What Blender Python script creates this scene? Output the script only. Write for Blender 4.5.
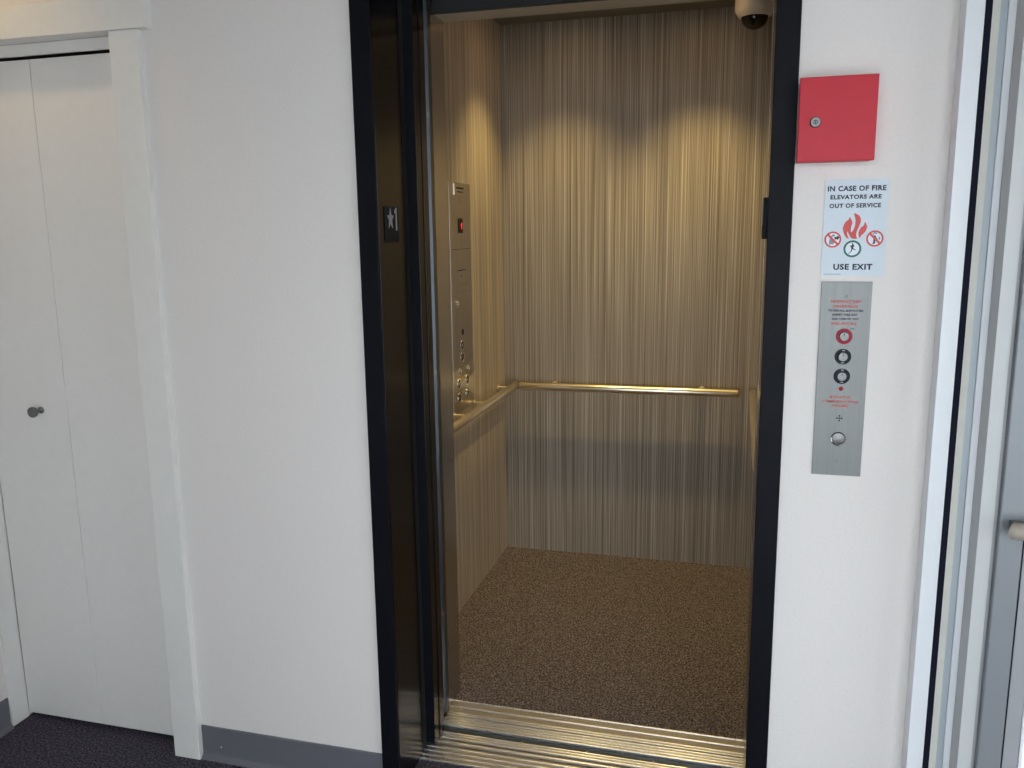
import bpy, bmesh, math
from mathutils import Vector, Matrix

for o in list(bpy.data.objects):
    bpy.data.objects.remove(o, do_unlink=True)
S = bpy.context.scene
COL = S.collection

# ------------------------------------------------------------------ camera
cam_data = bpy.data.cameras.new('camera')
cam_data.sensor_width = 36.0
cam_data.lens = 29.353
cam_data.clip_start = 0.02
cam = bpy.data.objects.new('camera', cam_data)
COL.objects.link(cam)
R = Vector((0.96522749, 0.26110651, -0.01262072))
U = Vector((-0.03460583, 0.1754828, 0.98387409))
F = Vector((-0.25911065, 0.94922557, -0.17841663))
cam.matrix_world = Matrix(((R.x, U.x, -F.x, 0.0), (R.y, U.y, -F.y, -1.8986),
                           (R.z, U.z, -F.z, 1.5), (0, 0, 0, 1)))
S.camera = cam

# ------------------------------------------------------------------ world, lights, exposure
world = bpy.data.worlds.new('overcast_sky')
S.world = world
world.use_nodes = True
bg = world.node_tree.nodes['Background']
bg.inputs[0].default_value = (0.89, 0.94, 1.0, 1)
bg.inputs[1].default_value = 5.4
S.view_settings.view_transform = 'Standard'
S.view_settings.look = 'None'
S.view_settings.gamma = 1.0
S.view_settings.exposure = 0.0
S.view_settings.use_curve_mapping = False

LAMP_Y = 1.463
LAMP_X = (-0.748, -0.180)
CEIL_CAR = 2.385


def spot(name, loc, power, color, size, blend, radius, tilt=(0, 0, 0)):
    l = bpy.data.lights.new(name, 'SPOT')
    l.energy = power
    l.color = color
    l.spot_size = math.radians(size)
    l.spot_blend = blend
    l.shadow_soft_size = radius
    o = bpy.data.objects.new(name, l)
    o.location = loc
    o.rotation_euler = tilt
    COL.objects.link(o)
    return o


for lx, watts in zip(LAMP_X, (37, 54)):
    spot('car_downlight_beam', (lx, LAMP_Y, CEIL_CAR - 0.03), watts, (1.0, 0.75, 0.27), 92, 1.0, 0.028)
spot('added_hall_beam', (-1.95, -0.35, 2.56), 7, (1.0, 0.70, 0.30), 110, 0.7, 0.04)  # unseen hall lamp, added to warm the closet header

# ------------------------------------------------------------------ materials
def new_mat(name):
    m = bpy.data.materials.new(name)
    m.use_nodes = True
    nt = m.node_tree
    return m, nt, nt.nodes['Principled BSDF']


def coords(nt, scale=(1, 1, 1)):
    g = nt.nodes.new('ShaderNodeNewGeometry')
    mp = nt.nodes.new('ShaderNodeMapping')
    mp.inputs['Scale'].default_value = scale
    nt.links.new(g.outputs['Position'], mp.inputs['Vector'])
    return mp.outputs['Vector']


def noise(nt, vec, scale, detail=3, rough=0.6):
    n = nt.nodes.new('ShaderNodeTexNoise')
    n.inputs['Scale'].default_value = scale
    n.inputs['Detail'].default_value = detail
    n.inputs['Roughness'].default_value = rough
    nt.links.new(vec, n.inputs['Vector'])
    return n.outputs['Fac']


def ramp(nt, fac, stops, mode='LINEAR'):
    r = nt.nodes.new('ShaderNodeValToRGB')
    r.color_ramp.interpolation = mode
    els = r.color_ramp.elements
    els[0].position, els[0].color = stops[0][0], (*stops[0][1], 1)
    els[1].position, els[1].color = stops[-1][0], (*stops[-1][1], 1)
    for p, c in stops[1:-1]:
        e = els.new(p)
        e.color = (*c, 1)
    nt.links.new(fac, r.inputs['Fac'])
    return r.outputs['Color']


def bump(nt, b, height, strength, dist):
    n = nt.nodes.new('ShaderNodeBump')
    n.inputs['Strength'].default_value = strength
    n.inputs['Distance'].default_value = dist
    nt.links.new(height, n.inputs['Height'])
    nt.links.new(n.outputs['Normal'], b.inputs['Normal'])


def plain(name, color, rough=0.5, metal=0.0, var=0.04, vscale=30, spec=None, coat=0.0):
    """slightly uneven single colour with a faint procedural mottling"""
    m, nt, b = new_mat(name)
    v = coords(nt)
    f = noise(nt, v, vscale, 3)
    lo = tuple(c * (1 - var) for c in color)
    hi = tuple(min(1, c * (1 + var)) for c in color)
    c = ramp(nt, f, [(0.3, lo), (0.7, hi)])
    nt.links.new(c, b.inputs['Base Color'])
    b.inputs['Roughness'].default_value = rough
    b.inputs['Metallic'].default_value = metal
    if spec is not None:
        b.inputs['Specular IOR Level'].default_value = spec
    b.inputs['Coat Weight'].default_value = coat
    return m


def wall_paint(name, color, strength=0.25):
    m, nt, b = new_mat(name)
    v = coords(nt)
    f = noise(nt, v, 140, 4, 0.6)
    c = ramp(nt, f, [(0.3, tuple(x * 0.975 for x in color)), (0.7, tuple(x * 1.02 for x in color))])
    nt.links.new(c, b.inputs['Base Color'])
    b.inputs['Roughness'].default_value = 0.6
    bump(nt, b, f, strength, 0.002)
    return m


def carpet(name, stops, scale):
    m, nt, b = new_mat(name)
    v = coords(nt)
    f = noise(nt, v, scale, 5, 0.8)
    c = ramp(nt, f, stops)
    nt.links.new(c, b.inputs['Base Color'])
    b.inputs['Roughness'].default_value = 0.95
    b.inputs['Specular IOR Level'].default_value = 0.1
    bump(nt, b, f, 0.6, 0.006)
    return m


def brushed(name, color, rough, grain, metal=1.0, strength=0.06):
    """brushed metal; grain = mapping scale, small along the brushing direction"""
    m, nt, b = new_mat(name)
    v = coords(nt, grain)
    f = noise(nt, v, 60, 4, 0.7)
    c = ramp(nt, f, [(0.3, tuple(x * 0.9 for x in color)), (0.7, tuple(min(1, x * 1.06) for x in color))])
    nt.links.new(c, b.inputs['Base Color'])
    b.inputs['Metallic'].default_value = metal
    b.inputs['Roughness'].default_value = rough
    bump(nt, b, f, strength, 0.001)
    return m


def laminate(name, axis, gain=1.0):
    """vertical thin streaks of sand, brown and grey"""
    m, nt, b = new_mat(name)
    sc = (1, 0.001, 0.0022) if axis == 'x' else (0.001, 1, 0.0022)
    v = coords(nt, sc)
    f1 = noise(nt, v, 430, 2, 0.6)
    f2 = noise(nt, v, 34, 2, 0.5)
    mx = nt.nodes.new('ShaderNodeMath')
    mx.operation = 'MULTIPLY_ADD'
    nt.links.new(f2, mx.inputs[0])
    mx.inputs[1].default_value = 0.14
    nt.links.new(f1, mx.inputs[2])
    stops = [(0.40, (0.12, 0.095, 0.075)), (0.52, (0.25, 0.21, 0.168)), (0.64, (0.33, 0.28, 0.23)), (0.76, (0.60, 0.53, 0.45))]
    c = ramp(nt, mx.outputs[0], [(p, tuple(x * gain for x in q)) for p, q in stops])
    nt.links.new(c, b.inputs['Base Color'])
    b.inputs['Roughness'].default_value = 0.42
    b.inputs['Specular IOR Level'].default_value = 0.35
    return m


def emit(name, color, strength):
    m, nt, b = new_mat(name)
    b.inputs['Base Color'].default_value = (*color, 1)
    b.inputs['Emission Color'].default_value = (*color, 1)
    b.inputs['Emission Strength'].default_value = strength
    return m


def glass_mat(name, tint=(0.96, 0.98, 0.98)):
    m = bpy.data.materials.new(name)
    m.use_nodes = True
    nt = m.node_tree
    nt.nodes.clear()
    out = nt.nodes.new('ShaderNodeOutputMaterial')
    t = nt.nodes.new('ShaderNodeBsdfTransparent')
    t.inputs[0].default_value = (*tint, 1)
    g = nt.nodes.new('ShaderNodeBsdfGlossy')
    g.inputs['Roughness'].default_value = 0.02
    fr = nt.nodes.new('ShaderNodeFresnel')
    fr.inputs[0].default_value = 1.45
    mx = nt.nodes.new('ShaderNodeMixShader')
    nt.links.new(fr.outputs[0], mx.inputs[0])
    nt.links.new(t.outputs[0], mx.inputs[1])
    nt.links.new(g.outputs[0], mx.inputs[2])
    nt.links.new(mx.outputs[0], out.inputs[0])
    return m


M = dict(
    wall=wall_paint('off_white_wall_paint', (0.775, 0.73, 0.705)),
    white=plain('white_trim_paint', (0.80, 0.78, 0.75), 0.35, var=0.015),
    door=plain('satin_door_paint', (0.83, 0.805, 0.78), 0.45, var=0.012),
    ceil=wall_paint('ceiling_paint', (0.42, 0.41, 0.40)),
    hall_carpet=carpet('charcoal_carpet', [(0.36, (0.010, 0.010, 0.015)), (0.5, (0.058, 0.052, 0.074)), (0.64, (0.20, 0.18, 0.23))], 150),
    car_carpet=carpet('brown_carpet', [(0.37, (0.014, 0.011, 0.011)), (0.5, (0.112, 0.094, 0.100)), (0.62, (0.44, 0.37, 0.38))], 195),
    vinyl=plain('grey_vinyl_base', (0.14, 0.14, 0.16), 0.45, var=0.03),
    black=plain('black_frame_enamel', (0.0045, 0.005, 0.008), 0.5, var=0.1, spec=0.12),
    blackmetal=brushed('black_brushed_jamb_metal', (0.05, 0.058, 0.085), 0.20, (0.02, 0.02, 1)),
    doormetal=brushed('dark_door_edge_metal', (0.045, 0.043, 0.045), 0.25, (1, 1, 0.02)),
    darkvoid=plain('dark_steel', (0.012, 0.012, 0.014), 0.6),
    steel=brushed('brushed_stainless', (0.55, 0.54, 0.53), 0.27, (1, 1, 0.015)),
    steelbright=brushed('bright_stainless_edge', (0.15, 0.165, 0.19), 0.35, (1, 1, 0.015)),
    plate=brushed('brushed_station_plate', (0.21, 0.215, 0.212), 0.5, (1, 1, 0.02)),
    copplate=brushed('brushed_panel_plate', (0.50, 0.45, 0.38), 0.30, (1, 1, 0.02)),
    sill=plain('extruded_aluminium', (0.74, 0.73, 0.75), 0.27, 0.85, var=0.01),
    gap=plain('blue_grey_steel_angle', (0.055, 0.07, 0.085), 0.45, 0.4),
    rail=brushed('satin_handrail_steel', (0.90, 0.80, 0.64), 0.28, (0.02, 0.02, 1), strength=0.03),
    lamx=laminate('streaked_laminate_back', 'x'),
    lamy_lit=laminate('streaked_laminate_side_lit', 'y', 1.45),  # same laminate brightened; light on the side walls put into its colour
    carceil=plain('car_ceiling_enamel', (0.16, 0.14, 0.12), 0.6),
    transom=plain('tan_transom_enamel', (0.42, 0.36, 0.28), 0.5),
    red=plain('red_box_enamel', (0.54, 0.018, 0.036), 0.45, var=0.03, spec=0.35),
    chrome=plain('polished_chrome', (0.78, 0.78, 0.78), 0.14, 1.0),
    nickel=plain('satin_nickel', (0.20, 0.20, 0.20), 0.42, 1.0),
    sign=plain('pale_blue_sign_sheet', (0.60, 0.67, 0.74), 0.4, var=0.02),
    navy=plain('dark_ink', (0.018, 0.022, 0.05), 0.5),
    redink=plain('red_ink', (0.62, 0.07, 0.065), 0.5),
    crimson=plain('crimson_ring', (0.30, 0.008, 0.03), 0.5, spec=0.3),
    greenink=plain('green_ink', (0.004, 0.13, 0.10), 0.5),
    greyink=plain('grey_ink', (0.22, 0.25, 0.30), 0.5),
    signwhite=plain('sign_white', (0.72, 0.78, 0.84), 0.4),
    blackring=plain('black_ring', (0.018, 0.021, 0.03), 0.6, spec=0.2),
    blackpl=plain('black_plastic', (0.008, 0.008, 0.01), 0.45, spec=0.25),
    platedark=plain('dark_tactile_plate', (0.012, 0.014, 0.019), 0.6, spec=0.2),
    tactile=plain('raised_pale_tactile_mark', (0.32, 0.31, 0.32), 0.5),
    camwhite=plain('camera_housing_plastic', (0.62, 0.58, 0.52), 0.4),
    dome=plain('smoked_dome', (0.006, 0.006, 0.007), 0.15),
    alu=plain('white_aluminium', (0.86, 0.88, 0.92), 0.4, var=0.01),
    bluealu=plain('blue_grey_aluminium', (0.42, 0.47, 0.51), 0.4, var=0.01),
    alugate=plain('pale_aluminium', (0.56, 0.57, 0.57), 0.4, var=0.01),
    alugrey=plain('grey_aluminium', (0.36, 0.365, 0.38), 0.4, 0.0, var=0.02),
    gasket=plain('black_gasket', (0.009, 0.010, 0.020), 0.7, spec=0.1),
    cream=plain('cream_weatherstrip', (0.62, 0.61, 0.56), 0.6),
    silver=plain('satin_anodised_aluminium', (0.27, 0.285, 0.305), 0.4, 0.2, var=0.01),
    beige=plain('beige_plastic', (0.40, 0.345, 0.285), 0.5),
    led=emit('red_numeral_led', (1.0, 0.03, 0.05), 1.6),
    redlamp=plain('red_indicator_lens', (0.45, 0.01, 0.03), 0.25),
    lens=emit('warm_lamp_lens', (1.0, 0.66, 0.33), 45.0),
    added_hall_lens=emit('added_hall_lamp_lens', (1.0, 0.74, 0.36), 7.0),
    glass=glass_mat('clear_glass'),
    pave=plain('pale_paving', (0.68, 0.67, 0.65), 0.8, var=0.08, vscale=4),
)

# ------------------------------------------------------------------ mesh helpers
def add_box(bm, x0, x1, y0, y1, z0, z1):
    vs = [bm.verts.new(p) for p in ((x0, y0, z0), (x1, y0, z0), (x1, y1, z0), (x0, y1, z0),
                                    (x0, y0, z1), (x1, y0, z1), (x1, y1, z1), (x0, y1, z1))]
    for f in ((0, 3, 2, 1), (4, 5, 6, 7), (0, 1, 5, 4), (1, 2, 6, 5), (2, 3, 7, 6), (3, 0, 4, 7)):
        bm.faces.new([vs[i] for i in f])
    return bm


def box(x0, x1, y0, y1, z0, z1, bev=0.0, seg=2):
    bm = bmesh.new()
    add_box(bm, x0, x1, y0, y1, z0, z1)
    if bev > 0:
        bmesh.ops.bevel(bm, geom=list(bm.edges), offset=bev, segments=seg, affect='EDGES', profile=0.5)
    return bm


def boxes(*bs):
    bm = bmesh.new()
    for b in bs:
        add_box(bm, *b)
    return bm


def frame_matrix(axis):
    """local z axis turned onto the given direction"""
    return Vector((0, 0, 1)).rotation_difference(Vector(axis)).to_matrix().to_4x4()


def lathe(profile, center, axis, seg=32, bm=None):
    """revolve (radius, height) pairs about an axis through center"""
    bm = bm or bmesh.new()
    mat = Matrix.Translation(center) @ frame_matrix(axis)
    rings = []
    for r, h in profile:
        if r < 1e-6:
            rings.append([bm.verts.new(mat @ Vector((0, 0, h)))])
        else:
            rings.append([bm.verts.new(mat @ Vector((r * math.cos(2 * math.pi * i / seg), r * math.sin(2 * math.pi * i / seg), h)))
                          for i in range(seg)])
    for a, b in zip(rings, rings[1:]):
        for i in range(seg):
            j = (i + 1) % seg
            if len(a) == 1 and len(b) == 1:
                continue
            if len(a) == 1:
                bm.faces.new((a[0], b[j], b[i]))
            elif len(b) == 1:
                bm.faces.new((a[i], a[j], b[0]))
            else:
                bm.faces.new((a[i], a[j], b[j], b[i]))
    bmesh.ops.recalc_face_normals(bm, faces=list(bm.faces))
    return bm


def disc(center, axis, r, h, bev=0.0006, seg=32, bm=None):
    b = min(bev, h * 0.4, r * 0.4)
    return lathe([(0, 0), (r, 0), (r, h - b), (r - b, h), (0, h)], center, axis, seg, bm)


def ring(center, axis, r0, r1, h, seg=40, bm=None):
    return lathe([(r0, 0), (r1, 0), (r1, h * 0.8), (r1 - h * 0.2, h), (r0 + h * 0.2, h), (r0, h * 0.8), (r0, 0)], center, axis, seg, bm)


def tube(points, r, seg=20, bm=None, caps=True):
    """round bar along points with rounded ends"""
    bm = bm or bmesh.new()
    pts = [Vector(p) for p in points]
    rings = []
    n = len(pts)
    up = None
    for i, p in enumerate(pts):
        if i == 0:
            d = pts[1] - pts[0]
        elif i == n - 1:
            d = pts[-1] - pts[-2]
        else:
            d = (pts[i + 1] - p).normalized() + (p - pts[i - 1]).normalized()
        d.normalize()
        if up is None:
            up = Vector((0, 0, 1)) if abs(d.z) < 0.9 else Vector((1, 0, 0))
        a = d.cross(up).normalized()
        b = a.cross(d).normalized()
        up = b
        rings.append([bm.verts.new(p + r * (math.cos(2 * math.pi * k / seg) * a + math.sin(2 * math.pi * k / seg) * b)) for k in range(seg)])
    for s, t in zip(rings, rings[1:]):
        for k in range(seg):
            l = (k + 1) % seg
            bm.faces.new((s[k], s[l], t[l], t[k]))
    if caps:
        bm.faces.new(rings[0][::-1])
        bm.faces.new(rings[-1])
    bmesh.ops.recalc_face_normals(bm, faces=list(bm.faces))
    return bm


def extrude_outline(pts, origin, xdir, ydir, depth):
    """closed outline (2-D points) given thickness along xdir x ydir"""
    bm = bmesh.new()
    o, X, Y = Vector(origin), Vector(xdir), Vector(ydir)
    N = X.cross(Y)
    a = [bm.verts.new(o + X * p[0] + Y * p[1]) for p in pts]
    b = [bm.verts.new(o + X * p[0] + Y * p[1] + N * depth) for p in pts]
    n = len(pts)
    for i in range(n):
        j = (i + 1) % n
        bm.faces.new((a[i], a[j], b[j], b[i]))
    bm.faces.new(a[::-1])
    bm.faces.new(b)
    bmesh.ops.recalc_face_normals(bm, faces=list(bm.faces))
    return bm


def smooth_curve(ctrl, n=6):
    """closed Catmull-Rom through control points"""
    out = []
    m = len(ctrl)
    for i in range(m):
        p0, p1, p2, p3 = (ctrl[(i + k - 1) % m] for k in range(4))
        for s in range(n):
            t = s / n
            out.append(tuple(0.5 * ((2 * p1[c]) + (-p0[c] + p2[c]) * t + (2 * p0[c] - 5 * p1[c] + 4 * p2[c] - p3[c]) * t * t
                                    + (-p0[c] + 3 * p1[c] - 3 * p2[c] + p3[c]) * t ** 3) for c in (0, 1)))
    return out


def base_of(bm):
    xs = [v.co for v in bm.verts]
    return Vector(((min(v.x for v in xs) + max(v.x for v in xs)) / 2,
                   (min(v.y for v in xs) + max(v.y for v in xs)) / 2, min(v.z for v in xs)))


def world_loc(o):
    v = Vector((0, 0, 0))
    while o is not None:
        v += o.location
        o = o.parent
    return v


def obj(name, bm, mat, parent=None, smooth=None, label=None):
    """one mesh object; bm is in world coordinates"""
    me = bpy.data.meshes.new(name)
    if parent is None:
        loc = base_of(bm)
    else:
        loc = world_loc(parent)
    bmesh.ops.translate(bm, verts=list(bm.verts), vec=-loc)
    if smooth:
        for e in bm.edges:
            if len(e.link_faces) == 2 and e.calc_face_angle(0) > math.radians(smooth):
                e.smooth = False
        for f in bm.faces:
            f.smooth = True
    bm.to_mesh(me)
    bm.free()
    me.materials.append(M[mat])
    o = bpy.data.objects.new(name, me)
    COL.objects.link(o)
    if parent is None:
        o.location = loc
    else:
        o.parent = parent
    if label:
        o['label'] = label
    return o


def tag(o, label, cat, group=None):
    o['label'] = label
    o['category'] = cat
    if group:
        o['group'] = group
    return o


def thing(name, label, cat, loc, group=None):
    o = bpy.data.objects.new(name, None)
    o.empty_display_size = 0.05
    o.location = loc
    COL.objects.link(o)
    return tag(o, label, cat, group)


def struct(name, bm, mat, parent=None, smooth=None):
    o = obj(name, bm, mat, parent, smooth)
    if parent is None:
        o['kind'] = 'structure'
    return o


def lettering(name, lines, mat, parent, facing='-y', depth=0.0004, bold=0.0):
    """lines: (text, centre, capital height, width); raised letters as one mesh"""
    for text, c, h, w in lines:
        cu = bpy.data.curves.new('lettering', 'FONT')
        cu.body = text
        cu.align_x = 'CENTER'
        cu.size = 1.0
        cu.offset = bold
        cu.space_character = 1.0 + bold * 3
        cu.extrude = 0.0
        cu.resolution_u = 3
        t = bpy.data.objects.new('lettering', cu)
        COL.objects.link(t)
        bpy.context.view_layer.update()
        me = bpy.data.meshes.new_from_object(t.evaluated_get(bpy.context.evaluated_depsgraph_get()))
        bpy.data.objects.remove(t, do_unlink=True)
        tb = bmesh.new()
        tb.from_mesh(me)
        bpy.data.meshes.remove(me)
        xs = [v.co.x for v in tb.verts]
        ys = [v.co.y for v in tb.verts]
        x0, x1, y0, y1 = min(xs), max(xs), min(ys), max(ys)
        sx, sy = w / (x1 - x0), h / (y1 - y0)
        for v in tb.verts:
            lx = (v.co.x - (x0 + x1) / 2) * sx
            lz = (v.co.y - (y0 + y1) / 2) * sy
            if facing == '-y':
                v.co = Vector((c[0] + lx, c[1] - depth, c[2] + lz))
            else:
                v.co = Vector((c[0] + depth, c[1] + lx, c[2] + lz))
        g = bmesh.ops.extrude_face_region(tb, geom=list(tb.faces))
        nv = [e for e in g['geom'] if isinstance(e, bmesh.types.BMVert)]
        bmesh.ops.translate(tb, verts=nv, vec=Vector((0, depth * 1.2, 0)) if facing == '-y' else Vector((-depth * 1.2, 0, 0)))
        bmesh.ops.recalc_face_normals(tb, faces=list(tb.faces))
        o = obj(name, tb, mat, parent)
    return o


# ------------------------------------------------------------------ the room shell
XE = 2.3                       # far side of the lobby behind the storefront stub
XL, XR = -2.148, 0.46          # hallway side walls
YB = -2.75                      # wall behind the camera
HC = 2.62                      # hallway ceiling
WX0, WX1 = -1.0, 1.8          # unseen window behind the camera, sized for wall brightness
FX0, FX1 = -0.895, 0.102       # elevator frame outside edges
JX0, JX1 = -0.847, 0.053       # clear opening
HEAD = 2.13

struct('floor', boxes((XL - 0.1, XR + 0.1, YB - 0.1, 0.0, -0.08, 0.0), (XR + 0.1, XE + 0.1, YB - 0.1, -0.05, -0.08, 0.0), (XL, -1.50, 0.0, 0.5, -0.08, 0.0),
                      (JX0, JX1, 0.0, 0.138, -0.08, 0.0)), 'hall_carpet')
struct('ceiling', boxes((XL - 0.1, XR + 0.2, YB - 0.1, 0.15, HC, HC + 0.1), (XR + 0.2, XE + 0.1, YB - 0.1, -0.05, HC, HC + 0.1)), 'ceil')
struct('wall_back', boxes(
    (-1.56, FX0 + 0.02, 0, 0.12, -0.05, HC), (FX1 - 0.02, XR + 0.1, 0, 0.12, -0.05, HC),
    (FX0 + 0.02, FX1 - 0.02, 0, 0.12, HEAD + 0.03, HC), (XL - 0.1, -1.56, 0, 0.12, 2.02, HC)), 'wall')
struct('wall_left', boxes((XL - 0.1, XL, YB - 0.1, 0.6, -0.05, HC)), 'wall')
struct('wall_closet', boxes((XL, -1.50, 0.5, 0.6, -0.05, HC), (-1.56, -1.46, 0.12, 0.6, -0.05, HC), (XL, -1.56, 0.12, 0.5, 2.10, 2.2)), 'wall')
struct('wall_shaft', boxes((-1.46, -1.43, 0.12, 2.0, -0.5, HC), (0.44, 0.56, 0.12, 2.0, -0.5, HC), (-1.46, 0.56, 2.0, 2.1, -0.5, HC),
                           (-1.46, 0.56, 0.12, 2.1, HC, HC + 0.08), (-1.46, 0.56, 0.12, 2.1, -0.58, -0.5), (-1.46, 0.56, 0.0, 0.12, -0.5, -0.09)), 'darkvoid')
# wall behind the camera, with an added wide window
struct('wall_front', boxes((XL - 0.1, WX0, YB - 0.1, YB, 0, HC), (WX0, WX1, YB - 0.1, YB, 0, 0.12), (WX1, XE + 0.1, YB - 0.1, YB, 0, HC),
                           (WX0, WX1, YB - 0.1, YB, 2.15, HC)), 'wall')
struct('wall_right', boxes((XE, XE + 0.1, YB, -2.0, 0, HC), (XE, XE + 0.1, -0.75, -0.05, 0, HC), (XE, XE + 0.1, -2.0, -0.75, 0, 0.12),
                           (XE, XE + 0.1, -2.0, -0.75, 2.15, HC)), 'wall')
struct('wall_side', boxes((1.50, XE, -0.12, -0.05, 0, HC), (0.561, 1.50, -0.12, -0.05, 2.4001, HC)), 'wall')
struct('ground', boxes((-12, 16, -20, YB - 0.11, -0.12, -0.08), (XE + 0.11, 16, YB - 0.11, 8, -0.12, -0.08), (0.62, XE + 0.11, -0.049, 8, -0.12, -0.08)), 'pave')

# rubber base along the walls
def base_strip(name, bm):
    return struct(name, bm, 'vinyl')


def base_profile_x(x0, x1):
    # profile in (depth, height) with a small toe
    pr = [(0, 0), (-0.016, 0), (-0.013, 0.006), (-0.006, 0.013), (-0.0045, 0.02), (-0.0045, 0.099), (-0.003, 0.102), (0, 0.102)]
    bm = bmesh.new()
    a = [bm.verts.new((x0, p[0], p[1])) for p in pr]
    b = [bm.verts.new((x1, p[0], p[1])) for p in pr]
    for i in range(len(pr)):
        j = (i + 1) % len(pr)
        bm.faces.new((a[i], a[j], b[j], b[i]))
    bm.faces.new(a)
    bm.faces.new(b[::-1])
    bmesh.ops.recalc_face_normals(bm, faces=list(bm.faces))
    return bm


base_strip('baseboard_back', base_profile_x(-1.467, FX0))
base_strip('baseboard_corner', base_profile_x(FX1 + 0.001, 0.395))
bm = base_profile_x(YB + 0.01, -0.022)
for v in bm.verts:
    v.co = Vector((XL - v.co.y, v.co.x, v.co.z))
bmesh.ops.recalc_face_normals(bm, faces=list(bm.faces))
base_strip('baseboard_left', bm)
# the small paint-worn nail head in the back baseboard
obj('nail_head', disc((-1.405, -0.0045, 0.042), (0, -1, 0), 0.002, 0.0012), 'white', bpy.data.objects['baseboard_back'])

# closet casing and head board
struct('trim_1', box(-1.553, -1.469, -0.020, 0.0, 0.0, 2.010, 0.0015), 'white')
struct('trim_2', box(XL, -1.437, -0.027, 0.0, 2.0105, 2.090, 0.0015), 'white')
struct('trim_3', boxes((XL, XL + 0.010, -0.020, 0.0, 0.004, 2.010)), 'white')
struct('trim_4', boxes((XL, XL + 0.004, 0.001, 0.046, 0.0, 2.010), (-1.562, -1.552, 0.001, 0.10, 0.0, 2.01),
                       (XL + 0.004, -1.562, 0.001, 0.10, 2.012, 2.022)), 'white')

# closet bifold door
door = bpy.data.objects.new('door_1', None)
door.location = (-1.86, 0.05, 0)
door['kind'] = 'structure'
COL.objects.link(door)
obj('door_panel', box(-2.142, -1.8675, 0.046, 0.078, 0.014, 1.975, 0.0018), 'door', door)
obj('door_panel', box(-1.8655, -1.566, 0.046, 0.078, 0.014, 1.975, 0.0018), 'door', door)
kn = obj('door_knob', lathe([(0, 0), (0.010, 0), (0.010, 0.003), (0.0065, 0.006), (0.006, 0.016), (0.0085, 0.021), (0.0145, 0.026),
                             (0.0160, 0.031), (0.0150, 0.036), (0.0100, 0.0395), (0, 0.041)], (-1.958, 0.046, 1.007), (0, -1, 0)), 'nickel', door, 40)
obj('door_track', boxes((XL + 0.005, -1.563, 0.0405, 0.085, 1.9825, 2.010)), 'darkvoid', door)
obj('track_cover', box(XL + 0.005, -1.563, 0.030, 0.040, 1.981, 2.011, 0.001), 'white', door)

# ------------------------------------------------------------------ right-hand storefront
win = bpy.data.objects.new('window_1', None)
win.location = (0.45, -0.1, 0)
win['kind'] = 'structure'
COL.objects.link(win)
H2 = 2.40
obj('window_mullion', box(0.396, 0.4285, -0.05, -0.0005, 0.0, H2, 0.001), 'alu', win)
obj('gasket', boxes((0.4286, 0.441, -0.0490, -0.001, 0.0, H2)), 'gasket', win)
obj('weatherstrip', boxes((0.4411, 0.4545, -0.0495, -0.001, 0.0, H2)), 'cream', win)
obj('window_stop', box(0.4546, 0.4680, -0.046, -0.001, 0.0, H2, 0.0008), 'bluealu', win)
obj('window_jamb', box(0.4681, 0.4812, -0.052, -0.001, 0.0, H2, 0.0008), 'alu', win)
# glazed door leaf beside it
gd = bpy.data.objects.new('door_2', None)
gd.location = (0.97, -0.09, 0)
gd['kind'] = 'structure'
COL.objects.link(gd)
obj('door_stop', box(0.4815, 0.5083, -0.107, -0.001, 0.0, H2, 0.001), 'alugate', gd)
obj('seal', boxes((0.5084, 0.5155, -0.100, -0.03, 0.0, H2)), 'alugrey', gd)
obj('door_stile', box(0.5157, 0.5615, -0.116, -0.066, 0.01, H2 - 0.01, 0.004, 3), 'silver', gd)
obj('meeting_seal', boxes((0.5616, 0.5645, -0.112, -0.07, 0.01, H2 - 0.01)), 'gasket', gd)
obj('glazing_bead', box(0.5647, 0.594, -0.110, -0.074, 0.01, H2 - 0.01, 0.002), 'alugrey', gd)
obj('glazing_edge', box(0.5942, 0.601, -0.112, -0.074, 0.01, H2 - 0.01, 0.001), 'alu', gd)
obj('door_stile', box(1.42, 1.499, -0.116, -0.066, 0.01, H2 - 0.01, 0.004, 3), 'silver', gd)
obj('bottom_rail', box(0.6012, 1.4198, -0.114, -0.068, 0.01, 0.20, 0.002), 'silver', gd)
obj('top_rail', box(0.6012, 1.4198, -0.114, -0.068, H2 - 0.11, H2 - 0.01, 0.002), 'silver', gd)
obj('pane', boxes((0.6012, 1.4198, -0.094, -0.088, 0.2002, H2 - 0.1102)), 'glass', gd)
bar = obj('push_bar', tube([(0.532, -0.149, 0.916), (0.535, -0.152, 0.916), (1.44, -0.152, 0.912)], 0.0170, 28), 'beige', gd, 50)
obj('bar_mount', box(0.532, 0.554, -0.145, -0.1165, 0.905, 0.927, 0.002), 'nickel', bar)
obj('bar_mount', box(1.4405, 1.467, -0.165, -0.1165, 0.900, 0.924, 0.002), 'nickel', bar)
obj('mount_screw', lathe([(0, 0), (0.0042, 0), (0.0042, 0.002), (0.0025, 0.0035), (0, 0.0035)], (0.532, -0.158, 0.918), (-0.6, -0.8, 0)), 'chrome', bar, 40)

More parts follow.
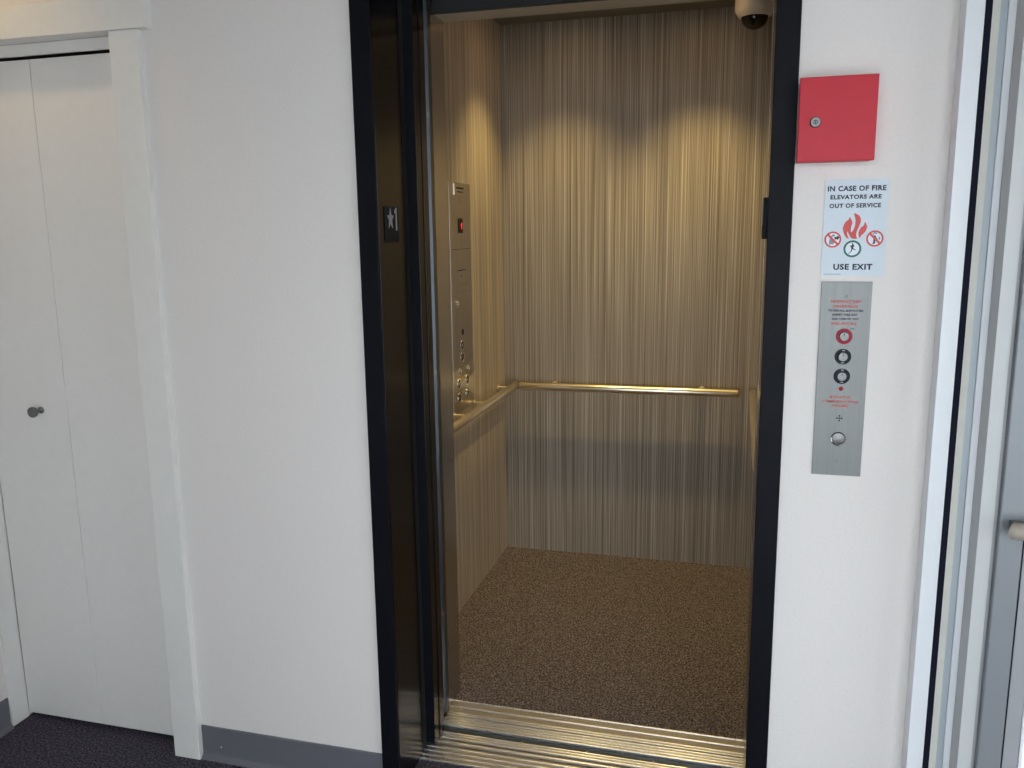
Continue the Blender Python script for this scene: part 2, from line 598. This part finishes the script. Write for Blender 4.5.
wb = bpy.data.objects.new('unseen_rear_window', None)  # out of view; placed and sized to balance daylight on the walls
wb.location = (-0.4, YB - 0.05, 0.12)
wb['kind'] = 'structure'
COL.objects.link(wb)
obj('window_frame', boxes((WX0, WX0 + 0.05, YB - 0.08, YB - 0.02, 0.12, 2.15), (WX1 - 0.05, WX1, YB - 0.08, YB - 0.02, 0.12, 2.15),
                          (WX0, WX1, YB - 0.08, YB - 0.02, 0.12, 0.17), (WX0, WX1, YB - 0.08, YB - 0.02, 2.10, 2.15)), 'alu', wb)
for k in range(3):
    xa = WX0 + 0.05 + k * (WX1 - WX0 - 0.1) / 3
    xb = xa + (WX1 - WX0 - 0.1) / 3
    if k:
        obj('mullion', boxes((xa - 0.025, xa + 0.025, YB - 0.08, YB - 0.02, 0.17, 2.10)), 'alu', wb)
    obj('pane', boxes((xa + 0.025, xb - 0.025, YB - 0.055, YB - 0.05, 0.17, 2.10)), 'glass', wb)

wc = bpy.data.objects.new('added_side_window', None)  # unseen window, added for side light on the casing
wc.location = (XE + 0.05, -1.37, 0.12)
wc['kind'] = 'structure'
COL.objects.link(wc)
obj('window_frame', boxes((XE + 0.02, XE + 0.08, -2.0, -1.95, 0.12, 2.15), (XE + 0.02, XE + 0.08, -0.80, -0.75, 0.12, 2.15),
                          (XE + 0.02, XE + 0.08, -1.95, -0.80, 0.12, 0.17), (XE + 0.02, XE + 0.08, -1.95, -0.80, 2.10, 2.15)), 'alu', wc)
obj('pane', boxes((XE + 0.05, XE + 0.055, -1.95, -0.80, 0.17, 2.10)), 'glass', wc)

# ------------------------------------------------------------------ elevator entrance frame
fr = thing('elevator_door_frame', 'black steel elevator entrance frame set in the off-white wall', 'door frame', (-0.397, 0, 0))
obj('frame_face', box(FX0, JX0, -0.012, -0.0002, 0.0, HEAD + 0.05, 0.0012), 'black', fr)
obj('frame_face', box(JX1, FX1, -0.012, -0.0002, 0.0, HEAD + 0.05, 0.0012), 'black', fr)
obj('frame_head', boxes((JX0, JX1, -0.012, -0.0002, HEAD, HEAD + 0.05)), 'black', fr)
obj('jamb_reveal', box(JX0 - 0.018, JX0, 0.0, 0.168, 0.0, HEAD, 0.0012), 'blackmetal', fr,
    label='reflective dark bronze reveal')
obj('jamb_reveal', box(JX1, JX1 + 0.018, 0.0, 0.168, 0.0, HEAD, 0.0012), 'blackmetal', fr)
obj('head_reveal', boxes((JX0, JX1, 0.0, 0.168, HEAD - 0.001, HEAD + 0.018)), 'blackmetal', fr)

# tactile floor plates on both reveals
def jamb_plate(x, side, label):
    s = 1 if side > 0 else -1
    th = 0.0035 if side > 0 else 0.009
    t = thing('tactile_plate', label, 'tactile sign', (x, 0.078, 1.475), 'tactile plates on the elevator jambs')
    x0, x1 = sorted((x, x + s * th))
    y0, y1 = 0.035, 0.118
    obj('plate', box(x0, x1, y0, y1, 1.479, 1.568, 0.001), 'platedark', t)
    xf = x + s * th
    # five-pointed star and numeral 1
    star = []
    for k in range(10):
        rr = 0.0215 if k % 2 == 0 else 0.0088
        a = math.pi / 2 + k * math.pi / 5
        star.append((rr * math.cos(a), rr * math.sin(a) * 1.3))
    one = [(-0.003, -0.028), (0.003, -0.028), (0.003, 0.028), (-0.001, 0.028), (-0.010, 0.020), (-0.010, 0.014), (-0.003, 0.018)]
    yd = Vector((0, 1, 0)) if s > 0 else Vector((0, -1, 0))
    ys, yo = (0.064, 0.100) if s > 0 else (0.090, 0.053)
    obj('star', extrude_outline(star, (xf, ys, 1.537), yd, (0, 0, 1), 0.001), 'tactile', t)
    obj('numeral', extrude_outline(one, (xf, yo, 1.537), yd, (0, 0, 1), 0.001), 'tactile', t)
    b = bmesh.new()
    for dy, dz in ((0, 0), (0.006, 0), (0.006, -0.006), (0.018, 0), (0.018, -0.006)):
        disc((xf - s * 0.0002, 0.066 + dy, 1.498 + dz), (s, 0, 0), 0.0012, 0.0012, seg=10, bm=b)
    obj('braille_dots', b, 'platedark', t)
    return t


jamb_plate(JX0, 1, 'dark plate with raised star and numeral 1 on the left door jamb')
jamb_plate(JX1, -1, 'dark tactile plate on the right jamb, seen edge-on')

# hoistway door: two stacked black panels with bronze leading edges
for k, (y0, y1, xe, lab) in enumerate(((0.206, 0.240, -0.8245, 'front black sliding hall door panel pushed open behind the left jamb'),
                                       (0.246, 0.282, -0.8225, 'rear black sliding hall door panel, just behind the front one'))):
    d = thing('elevator_hall_door', lab, 'elevator door', ((-1.3 + xe) / 2, (y0 + y1) / 2, 0.006), 'black hall door panels')
    obj('door_panel', box(-1.30, xe - 0.0015, y0, y1, 0.010, HEAD + 0.03, 0.0015), 'black', d)
    obj('leading_edge', box(xe - 0.0015, xe, y0 + 0.001, y1 - 0.001, 0.010, HEAD + 0.03, 0.0005), 'doormetal', d, label='dark bronze leading edge')
obj('dust_strip', box(-0.8565, -0.851, 0.17, 0.205, 0.001, HEAD, 0.0006), 'darkvoid', fr)

# header works above the doors
hm = thing('door_hanger_track', 'dark steel door hanger track above the elevator opening', 'door track', (-0.4, 0.26, 2.17))
obj('track', boxes((-1.3, 0.3, 0.20, 0.30, 2.17, 2.30), (-1.3, 0.3, 0.175, 0.195, 2.14, 2.4)), 'darkvoid', hm)
for x in (-0.80, -0.66):
    obj('roller', lathe([(0.009, 0), (0.020, 0), (0.020, 0.01), (0.009, 0.01), (0.009, 0)], (x, 0.199, 2.20), (0, -1, 0), 24), 'steel', hm, 40)
struct('trim_5', boxes((-1.35, 0.35, 0.17, 0.36, 2.31, 2.6), 
                       (0.08, 0.16, 0.17, 0.30, -0.1, 2.3), (-1.45, 0.46, 0.30, 2.0, -0.42, -0.36)), 'darkvoid')

# ------------------------------------------------------------------ sills
def ribbed(y0, y1, x0, x1, beads, grooves, top=0.003):
    """flat bar with raised lengthwise beads and recessed guide grooves"""
    feats = sorted([(y, 'b') for y in beads] + [(y, 'g') for y in grooves])
    pts = [(y0, -0.03), (y0, top)]
    for y, k in feats:
        if k == 'b':
            for a in range(7):
                t = math.pi * a / 6
                pts.append((y - 0.0026 * math.cos(t), top + 0.0022 * math.sin(t)))
        else:
            pts += [(y - 0.004, top), (y - 0.0035, top - 0.012), (y + 0.0035, top - 0.012), (y + 0.004, top)]
    pts += [(y1, top), (y1, -0.03)]
    bm = bmesh.new()
    a = [bm.verts.new((x0, p[0], p[1])) for p in pts]
    b2 = [bm.verts.new((x1, p[0], p[1])) for p in pts]
    n = len(pts)
    for i in range(n):
        j = (i + 1) % n
        bm.faces.new((a[i], a[j], b2[j], b2[i]))
    bm.faces.new(a)
    bm.faces.new(b2[::-1])
    bmesh.ops.triangulate(bm, faces=[f for f in bm.faces if len(f.verts) > 4])
    bmesh.ops.recalc_face_normals(bm, faces=list(bm.faces))
    return bm


hs = thing('hall_sill', 'ribbed aluminium threshold at the hallway edge of the elevator', 'threshold', (-0.397, 0.21, 0))
obj('ribbed_plate', ribbed(0.140, 0.284, -0.855, 0.0525, (0.144, 0.164, 0.185, 0.205, 0.233, 0.256, 0.268, 0.280), (0.219, 0.2445)), 'sill', hs)
obj('edge_angle', boxes((-0.855, 0.0525, 0.2845, 0.314, -0.03, -0.004)), 'gap', hs, label='blue-grey steel angle in the running gap')
for x in (-0.779, -0.581, -0.385, -0.192, 0.0):
    obj('screw', disc((x, 0.297, -0.004), (0, 0, 1), 0.004, 0.002, seg=16), 'chrome', hs, 40)

# ------------------------------------------------------------------ elevator car
CX0, CX1, CYB, CYF = -1.042, 0.137, 1.798, 0.515
car = thing('elevator_car', 'elevator car lined with streaked tan laminate over brown carpet', 'elevator car', (-0.45, 1.1, -0.03))
obj('back_panel', boxes((CX0 - 0.03, CX1 + 0.03, CYB, CYB + 0.03, -0.03, CEIL_CAR + 0.02)), 'lamx', car)
obj('side_panel', boxes((CX0 - 0.03, CX0, 0.44, CYB, -0.03, CEIL_CAR + 0.02)), 'lamy_lit', car)
obj('side_panel', boxes((CX1, CX1 + 0.03, 0.44, CYB, -0.03, CEIL_CAR + 0.02)), 'lamy_lit', car)
obj('carpet', boxes((CX0, CX1, 0.4585, CYB, -0.03, 0.004)), 'car_carpet', car)
obj('ceiling_panel', boxes((CX0, CX1, 0.52, CYB, CEIL_CAR, CEIL_CAR + 0.02)), 'carceil', car)
obj('front_return', box(CX0, -0.850, 0.405, CYF, 0.0005, CEIL_CAR, 0.0015), 'steel', car, label='brushed stainless entrance return')
obj('front_return', box(0.0575, CX1, 0.412, CYF, 0.0005, CEIL_CAR, 0.0015), 'steel', car)
obj('transom', box(-0.850, 0.0575, 0.437, 0.527, 2.100, CEIL_CAR, 0.001), 'transom', car, label='tan transom over the car entrance')
obj('transom_fascia', box(-0.850, 0.0575, 0.425, 0.4365, 2.100, CEIL_CAR, 0.001), 'darkvoid', car, label='dark outer face of the transom')
obj('car_sill', ribbed(0.316, 0.458, -0.849, 0.0595, (0.320, 0.333, 0.346, 0.360, 0.373, 0.386, 0.420, 0.4545), (0.3665,)), 'sill', car,
    label='ribbed aluminium car sill')
obj('platform', boxes((CX0 - 0.03, CX1 + 0.03, 0.32, CYB + 0.03, -0.10, -0.031)), 'darkvoid', car)

cd = obj('car_door', box(-1.30, -0.8605, 0.362, 0.402, 0.008, 2.16, 0.001), 'steel', car, label='stainless sliding car door, pushed open to the left')
obj('leading_edge', extrude_outline([(-0.8604, 0.362), (-0.8485, 0.374), (-0.8485, 0.4015), (-0.8604, 0.4015)], (0, 0, 0.008), (1, 0, 0), (0, 1, 0), 2.152),
    'steelbright', cd)
for z in (0.345, 1.10, 1.824):
    obj('bumper', disc((-0.853, 0.368, z), (0.6, -0.8, 0), 0.008, 0.003, seg=20), 'nickel', cd, 40)

# handrails
def handrail(label, p0, p1, brackets, inward):
    t = thing('handrail', label, 'handrail', ((p0[0] + p1[0]) / 2, (p0[1] + p1[1]) / 2, p0[2]), 'handrails inside the elevator car')
    d = (Vector(p1) - Vector(p0)).normalized()
    a, b2 = Vector(p0), Vector(p1)
    r = 0.0175
    L = (b2 - a).length
    pr = [(0, 0), (r * 0.75, 0.0), (r * 0.93, 0.002), (r, 0.005), (r, L - 0.005), (r * 0.93, L - 0.002), (r * 0.75, L), (0, L)]
    obj('bar', lathe(pr, a, d, 28), 'rail', t, 35)
    for s in brackets:
        c = a + d * s
        w = Vector(inward)
        off = 0.064
        wall_pt = c - w * off
        br = lathe([(0, 0), (0.0145, 0), (0.0145, 0.003), (0.013, 0.005), (0.0075, 0.005), (0.0075, off - 0.010), (0, off - 0.010)], wall_pt + w * 0.0005, w, 24)
        obj('bracket', br, 'rail', t, 35)
    return t


RZ = 0.811
handrail('satin metal handrail across the back wall of the elevator', (-0.955, 1.733, RZ), (0.012, 1.733, RZ), (0.15, 0.81), (0, -1, 0))
handrail('satin metal handrail on the left car wall below the button panel', (-0.977, 0.56, RZ), (-0.977, 1.765, RZ), (0.14, 0.50, 0.75, 1.11), (1, 0, 0))
handrail('satin metal handrail on the right car wall, mostly hidden by the frame', (0.072, 0.56, RZ), (0.072, 1.755, RZ), (0.14, 0.62, 1.10), (-1, 0, 0))

# ceiling downlights (two in the car)
for lx, lab in ((LAMP_X[0], 'round recessed downlight near the left wall of the car'), (LAMP_X[1], 'round recessed downlight near the right wall of the car')):
    t = thing('downlight', lab, 'ceiling light', (lx, LAMP_Y, CEIL_CAR - 0.004), 'downlights in the elevator ceiling')
    obj('trim_ring', ring((lx, LAMP_Y, CEIL_CAR), (0, 0, -1), 0.032, 0.045, 0.004), 'chrome', t, 40)
    obj('lens', disc((lx, LAMP_Y, CEIL_CAR), (0, 0, -1), 0.0315, 0.002), 'lens', t, 40)
t = thing('downlight', 'added round warm recessed downlight, out of view in the hallway ceiling before the closet', 'ceiling light', (-1.95, -0.35, HC - 0.006))
obj('trim_ring', ring((-1.95, -0.35, HC), (0, 0, -1), 0.055, 0.075, 0.006), 'white', t, 40)
obj('lens', disc((-1.95, -0.35, HC), (0, 0, -1), 0.054, 0.003), 'added_hall_lens', t, 40)

# security camera in the car's rear right corner
cx, cy = 0.020, 1.60
t = thing('security_camera', 'white dome security camera at the top right of the elevator car', 'security camera', (cx, cy, 2.249))
obj('housing', lathe([(0, CEIL_CAR - 2.2495), (0.074, CEIL_CAR - 2.2495), (0.074, 0.075), (0.072, 0.066), (0.062, 0.050), (0.054, 0.046), (0, 0.046)],
                     (cx, cy, 2.249), (0, 0, 1), 40), 'camwhite', t, 40)
pr = [(0, 0.0)]
for k in range(1, 9):
    a = math.pi / 2 * k / 8
    pr.append((0.050 * math.sin(a), 0.046 - 0.046 * math.cos(a)))
pr.append((0.050, 0.0455))
obj('dome', lathe([(r, h) for r, h in pr], (cx, cy, 2.249), (0, 0, 1), 40), 'dome', t, 40)
obj('dome_ring', ring((cx, cy, 2.2995), (0, 0, -1), 0.050, 0.057, 0.006), 'camwhite', t, 40)

# ------------------------------------------------------------------ car operating panel on the left wall
XW = CX0
XP = XW + 0.005
op = thing('car_operating_panel', 'tall brushed metal floor button panel on the left car wall', 'elevator button panel', (XW, 1.18, 0.825))
PT, PB = 1.688, 0.822
obj('faceplate', box(XW + 0.0006, XP, 1.058, 1.306, PB, PT, 0.001), 'copplate', op)
obj('cabinet_seam', boxes((XP - 0.0005, XP + 0.0003, 1.064, 1.300, 1.4395, 1.4410)), 'blackring', op)
obj('key_pull', box(XP, XP + 0.004, 1.108, 1.114, 1.640, 1.684, 0.001), 'rail', op)
for z, w, h in ((1.668, 0.085, 0.006), (1.654, 0.070, 0.004), (1.360, 0.095, 0.0035)):
    obj('engraved_line', boxes((XP - 0.0003, XP + 0.0004, 1.185 - w / 2, 1.185 + w / 2, z - h / 2, z + h / 2)), 'blackring', op)
for z, w in ((1.636, 0.07), (1.630, 0.06), (1.624, 0.068), (1.618, 0.055), (1.612, 0.07), (1.606, 0.05),
             (1.306, 0.10), (1.300, 0.09), (1.280, 0.08), (1.274, 0.09)):
    obj('engraved_line', boxes((XP - 0.0003, XP + 0.0004, 1.150, 1.150 + w, z, z + 0.0022)), 'tactile', op)
ds = obj('display_window', box(XP, XP + 0.0015, 1.150, 1.208, 1.500, 1.556, 0.0007), 'blackpl', op)
one = [(0.0, -0.011), (0.005, -0.011), (0.005, 0.011), (0.001, 0.011), (-0.006, 0.005), (-0.006, 0.001), (0.0, 0.004)]
obj('numeral', extrude_outline(one, (XP + 0.0015, 1.190, 1.527), (0, 1, 0), (0, 0, 1), 0.0006), 'led', ds)
obj('light_dot', disc((XP, 1.175, 1.338), (1, 0, 0), 0.004, 0.001, seg=16), 'blackpl', op)


def lock(y, z, r=0.011):
    o = obj('key_switch', lathe([(0, 0), (r, 0), (r, 0.004), (r * 0.8, 0.0065), (r * 0.45, 0.0065), (r * 0.45, 0.005), (0, 0.005)],
                                (XP, y, z), (1, 0, 0), 28), 'chrome', op, 40)
    obj('key_slot', boxes((XP + 0.005, XP + 0.0056, y - 0.0008, y + 0.0008, z - r * 0.35, z + r * 0.35)), 'blackpl', o)
    return o


lock(1.114, 1.235)
lock(1.130, 0.973)
lock(1.229, 0.971)
obj('speaker_grille', disc((XP, 1.180, 1.121), (1, 0, 0), 0.013, 0.0008), 'blackpl', op)


def car_button(y, z, r=0.0195):
    o = obj('floor_button', ring((XP, y, z), (1, 0, 0), r * 0.84, r, 0.0028), 'chrome', op, 40)
    obj('button_cap', disc((XP, y, z), (1, 0, 0), r * 0.85, 0.0012), 'blackpl', o, 40)
    obj('button_mark', boxes((XP + 0.0012, XP + 0.0018, y - 0.0015, y + 0.0015, z - 0.005, z + 0.005)), 'rail', o)
    return o


for y, z in ((1.168, 1.071), (1.165, 1.024), (1.120, 0.926), (1.220, 0.926), (1.122, 0.870), (1.220, 0.871)):
    car_button(y, z)
for y, z in ((1.292, 1.665), (1.292, 1.45), (1.070, 1.44), (1.070, 0.985), (1.292, 0.85), (1.070, 0.84)):
    obj('screw', disc((XP, y, z), (1, 0, 0), 0.0028, 0.0008, seg=14), 'steel', op)

# ------------------------------------------------------------------ red key box on the wall
kb = thing('fire_key_box', 'red steel fire key box mounted on the wall right of the frame', 'key box', (0.178, -0.03, 1.634))
obj('box_body', box(0.105, 0.2475, -0.050, -0.0003, 1.6345, 1.7945, 0.0015), 'red', kb)
obj('box_door', box(0.1025, 0.2492, -0.062, -0.0505, 1.6325, 1.7965, 0.002), 'red', kb)
lk = obj('cylinder_lock', lathe([(0, 0), (0.0105, 0), (0.0105, 0.004), (0.009, 0.006), (0.0065, 0.006), (0.0062, 0.004), (0, 0.004)],
                                (0.135, -0.062, 1.7095), (0, -1, 0)), 'nickel', kb, 40)
obj('keyway', box(0.1342, 0.1358, -0.0668, -0.066, 1.7065, 1.7125), 'blackpl', lk)
obj('lock_pin', ring((0.135, -0.066, 1.7095), (0, -1, 0), 0.0030, 0.0042, 0.0006), 'blackring', lk)

# ------------------------------------------------------------------ fire notice
sg = thing('fire_notice_sign', 'pale blue IN CASE OF FIRE elevator notice stuck below the red box', 'sign', (0.227, 0, 1.401))
SX0, SX1, SZ0, SZ1 = 0.1655, 0.2890, 1.4015, 1.6000
rr = 0.004
out = []
for ccx, ccz, a0 in ((SX1 - rr, SZ0 + rr, -90), (SX1 - rr, SZ1 - rr, 0), (SX0 + rr, SZ1 - rr, 90), (SX0 + rr, SZ0 + rr, 180)):
    for k in range(5):
        a = math.radians(a0 + 22.5 * k)
        out.append((ccx + rr * math.cos(a), ccz + rr * math.sin(a)))
obj('sheet', extrude_outline(out, (0, -0.0003, 0), (1, 0, 0), (0, 0, 1), 0.0012), 'sign', sg)
SY = -0.0015
lettering('lettering', [('IN CASE OF FIRE', (0.2272, SY, 1.5812), 0.0108, 0.113), ('ELEVATORS ARE', (0.2262, SY, 1.5640), 0.0090, 0.099),
                        ('OUT OF SERVICE', (0.2255, SY, 1.5463), 0.0092, 0.100), ('USE EXIT', (0.2280, SY, 1.4201), 0.0124, 0.0765)],
          'navy', sg, '-y', 0.0003, bold=0.035)
obj('small_print', boxes((0.171, 0.205, SY - 0.0002, SY + 0.0002, 1.4042, 1.4054)), 'greyink', sg)


def on_sign(px, py):
    """reading of the sign artwork to wall coordinates, relative to its own height line"""
    return ((px - 492) * 0.000177 + 0.2277, 1.5305 - (py - 33) * 0.000183)


# flame: three tongues (artwork outline)
def tongue(pts):
    return extrude_outline(smooth_curve([on_sign(*p) for p in pts], 5), (0, SY, 0), (1, 0, 0), (0, 0, 1), 0.0004)


fl = [
    [(428, 72), (450, 105), (462, 140), (452, 185), (450, 235), (462, 240), (485, 200), (495, 150), (492, 90), (473, 36), (505, 42), (540, 68),
     (553, 110), (548, 150), (535, 190), (515, 240), (512, 285), (524, 316), (470, 316), (440, 285), (415, 238), (410, 250), (418, 285), (435, 317),
     (405, 305), (380, 270), (364, 225), (362, 185), (385, 130), (420, 100)],
    [(598, 132), (618, 160), (626, 195), (612, 235), (590, 262), (565, 285), (553, 312), (540, 285), (536, 240), (555, 200), (590, 165)],
]
bmf = bmesh.new()
for p in fl:
    tb = tongue(p)
    tm = bpy.data.meshes.new('t')
    tb.to_mesh(tm)
    tb.free()
    bmf.from_mesh(tm)
    bpy.data.meshes.remove(tm)
obj('flame', bmf, 'redink', sg)


def blob(parent, name, mat, pts, lift=0.0003):
    obj(name, extrude_outline([on_sign(*p) for p in pts], (0, SY - lift, 0), (1, 0, 0), (0, 0, 1), 0.0003), mat, parent)


def prohibition(px, py, art):
    x, z = on_sign(px, py)
    o = obj('prohibition_ring', ring((x, SY, z), (0, -1, 0), 0.0132, 0.0168, 0.0006, 40), 'redink', sg)
    obj('disc', disc((x, SY, z), (0, -1, 0), 0.0133, 0.0002), 'signwhite', o)
    for name, mat, pts in art:
        blob(o, name, mat, pts)
    s = 0.0022
    L = 0.0145
    q = [(-1, 1), (1, -1)]
    dx = s * 0.7071
    pts = [(x - L * .707 - dx, z + L * .707 - dx), (x + L * .707 - dx, z - L * .707 - dx), (x + L * .707 + dx, z - L * .707 + dx), (x - L * .707 + dx, z + L * .707 + dx)]
    obj('slash', extrude_outline(pts, (0, SY - 0.0007, 0), (1, 0, 0), (0, 0, 1), 0.0003), 'redink', o)
    return o


prohibition(255, 325, [('pictogram', 'navy', [(268, 300), (300, 292), (302, 280), (330, 300), (306, 334), (302, 320), (276, 326)]),
                       ('pictogram', 'greyink', [(222, 300), (250, 268), (276, 268), (280, 290), (250, 292), (246, 330), (275, 350), (262, 385), (240, 375), (230, 388), (212, 370), (216, 330)])])
prohibition(718, 318, [('pictogram', 'navy', [(703, 285), (722, 280), (735, 310), (752, 330), (726, 335), (722, 376), (690, 378), (702, 364)]),
                       ('pictogram', 'greyink', [(690, 262), (715, 245), (742, 256), (738, 268), (712, 262), (696, 280)]),
                       ('pictogram', 'greyink', [(758, 300), (772, 296), (778, 325), (762, 335)])])
x, z = on_sign(478, 432)
gr = obj('green_ring', ring((x, SY, z), (0, -1, 0), 0.0136, 0.0176, 0.0006, 40), 'greenink', sg)
obj('disc', disc((x, SY, z), (0, -1, 0), 0.0137, 0.0002), 'signwhite', gr)
run = [(472, 362), (480, 366), (484, 376), (494, 392), (500, 404), (494, 412), (488, 402), (488, 424), (502, 438), (522, 440), (520, 446), (500, 446),
       (482, 436), (474, 456), (458, 474), (440, 492), (436, 486), (452, 468), (466, 448), (466, 430), (462, 412), (450, 402), (448, 396), (464, 394), (474, 384), (468, 372)]
blob(gr, 'running_figure', 'navy', run)

# ------------------------------------------------------------------ hall station
st = thing('hall_call_station', 'brushed steel elevator call station with key switches under the sign', 'call button panel', (0.2185, 0, 0.965))
PY = -0.003
obj('faceplate', box(0.1680, 0.2690, PY, -0.0003, 0.9655, 1.3890, 0.0008), 'plate', st)
CX = 0.2190
lettering('red_lettering', [("FIREFIGHTERS'", (CX, PY, 1.3471), 0.0062, 0.0610), ('OPERATION', (CX - 0.0005, PY, 1.3367), 0.0062, 0.0480),
                            ('FIRE RECALL', (CX - 0.001, PY, 1.3002), 0.0060, 0.0520), ('ELEVATOR', (CX, PY, 1.1407), 0.0055, 0.0430),
                            ('COMMUNICATIONS', (CX, PY, 1.1308), 0.0055, 0.0720), ('FAILURE', (CX, PY, 1.1215), 0.0055, 0.0340)],
          'redink', st, '-y', 0.0003, bold=0.025)
lettering('black_lettering', [('TO RECALL ELEVATORS', (CX, PY, 1.3279), 0.0046, 0.0700), ('INSERT FIRE KEY', (CX - 0.001, PY, 1.3191), 0.0046, 0.0500),
                              ('AND TURN TO "ON"', (CX, PY, 1.3103), 0.0046, 0.0540), ('ON', (CX + 0.0155, PY, 1.2895), 0.0032, 0.0070)],
          'navy', st, '-y', 0.0003, bold=0.045)


def switch(z, ringmat, lab):
    o = obj('key_switch', ring((CX, PY, z), (0, -1, 0), 0.0100, 0.0168, 0.0012), ringmat, st, 40, label=lab)
    obj('lock_barrel', lathe([(0, 0), (0.0100, 0), (0.0100, 0.004), (0.0088, 0.0055), (0.0058, 0.0055), (0.0055, 0.0035), (0.0040, 0.0035), (0.0038, 0.0050), (0, 0.0050)],
                             (CX, PY, z), (0, -1, 0), 36), 'nickel', o, 40)
    obj('keyway', box(CX - 0.0006, CX + 0.0006, PY - 0.0056, PY - 0.0045, z + 0.002, z + 0.0075), 'blackpl', o)
    if ringmat == 'blackring':
        lettering('lettering', [('OFF', (CX, PY - 0.0012, z - 0.0133), 0.0024, 0.0065), ('ON', (CX + 0.0005, PY - 0.0012, z + 0.0133), 0.0024, 0.005)],
                  'signwhite', o, '-y', 0.0002)
    return o


switch(1.2731, 'crimson', 'crimson ringed key switch')
switch(1.2292, 'blackring', 'upper black ringed key switch')
switch(1.1866, 'blackring', 'lower black ringed key switch')
obj('indicator_lamp', lathe([(0, 0), (0.0046, 0), (0.0042, 0.002), (0.0025, 0.0034), (0, 0.0038)], (CX, PY, 1.1593), (0, -1, 0), 20), 'redlamp', st, 40)
b = bmesh.new()
for dx, dz in ((0, 0), (1, 0), (-1, 0), (0, 1), (0, -1)):
    disc((CX + dx * 0.0047, PY + 0.0001, 1.0940 + dz * 0.0052), (0, -1, 0), 0.0019, 0.0004, seg=12, bm=b)
obj('sounder_holes', b, 'blackpl', st)
cb = obj('call_button', lathe([(0.0138, 0), (0.0158, 0), (0.0158, 0.0025), (0.0150, 0.0035), (0.0138, 0.0030), (0.0138, 0)], (CX, PY, 1.0483), (0, -1, 0), 40), 'chrome', st, 40)
obj('button_cap', lathe([(0, 0.0036), (0.0105, 0.0030), (0.0130, 0.0022), (0.0136, 0.0)], (CX, PY, 1.0483), (0, -1, 0), 40), 'nickel', cb, 40)
for z in (1.3580, 0.9964):
    s_ = obj('screw', lathe([(0, 0.0014), (0.0022, 0.0012), (0.0030, 0)], (CX, PY, z), (0, -1, 0), 16), 'nickel', st, 40)
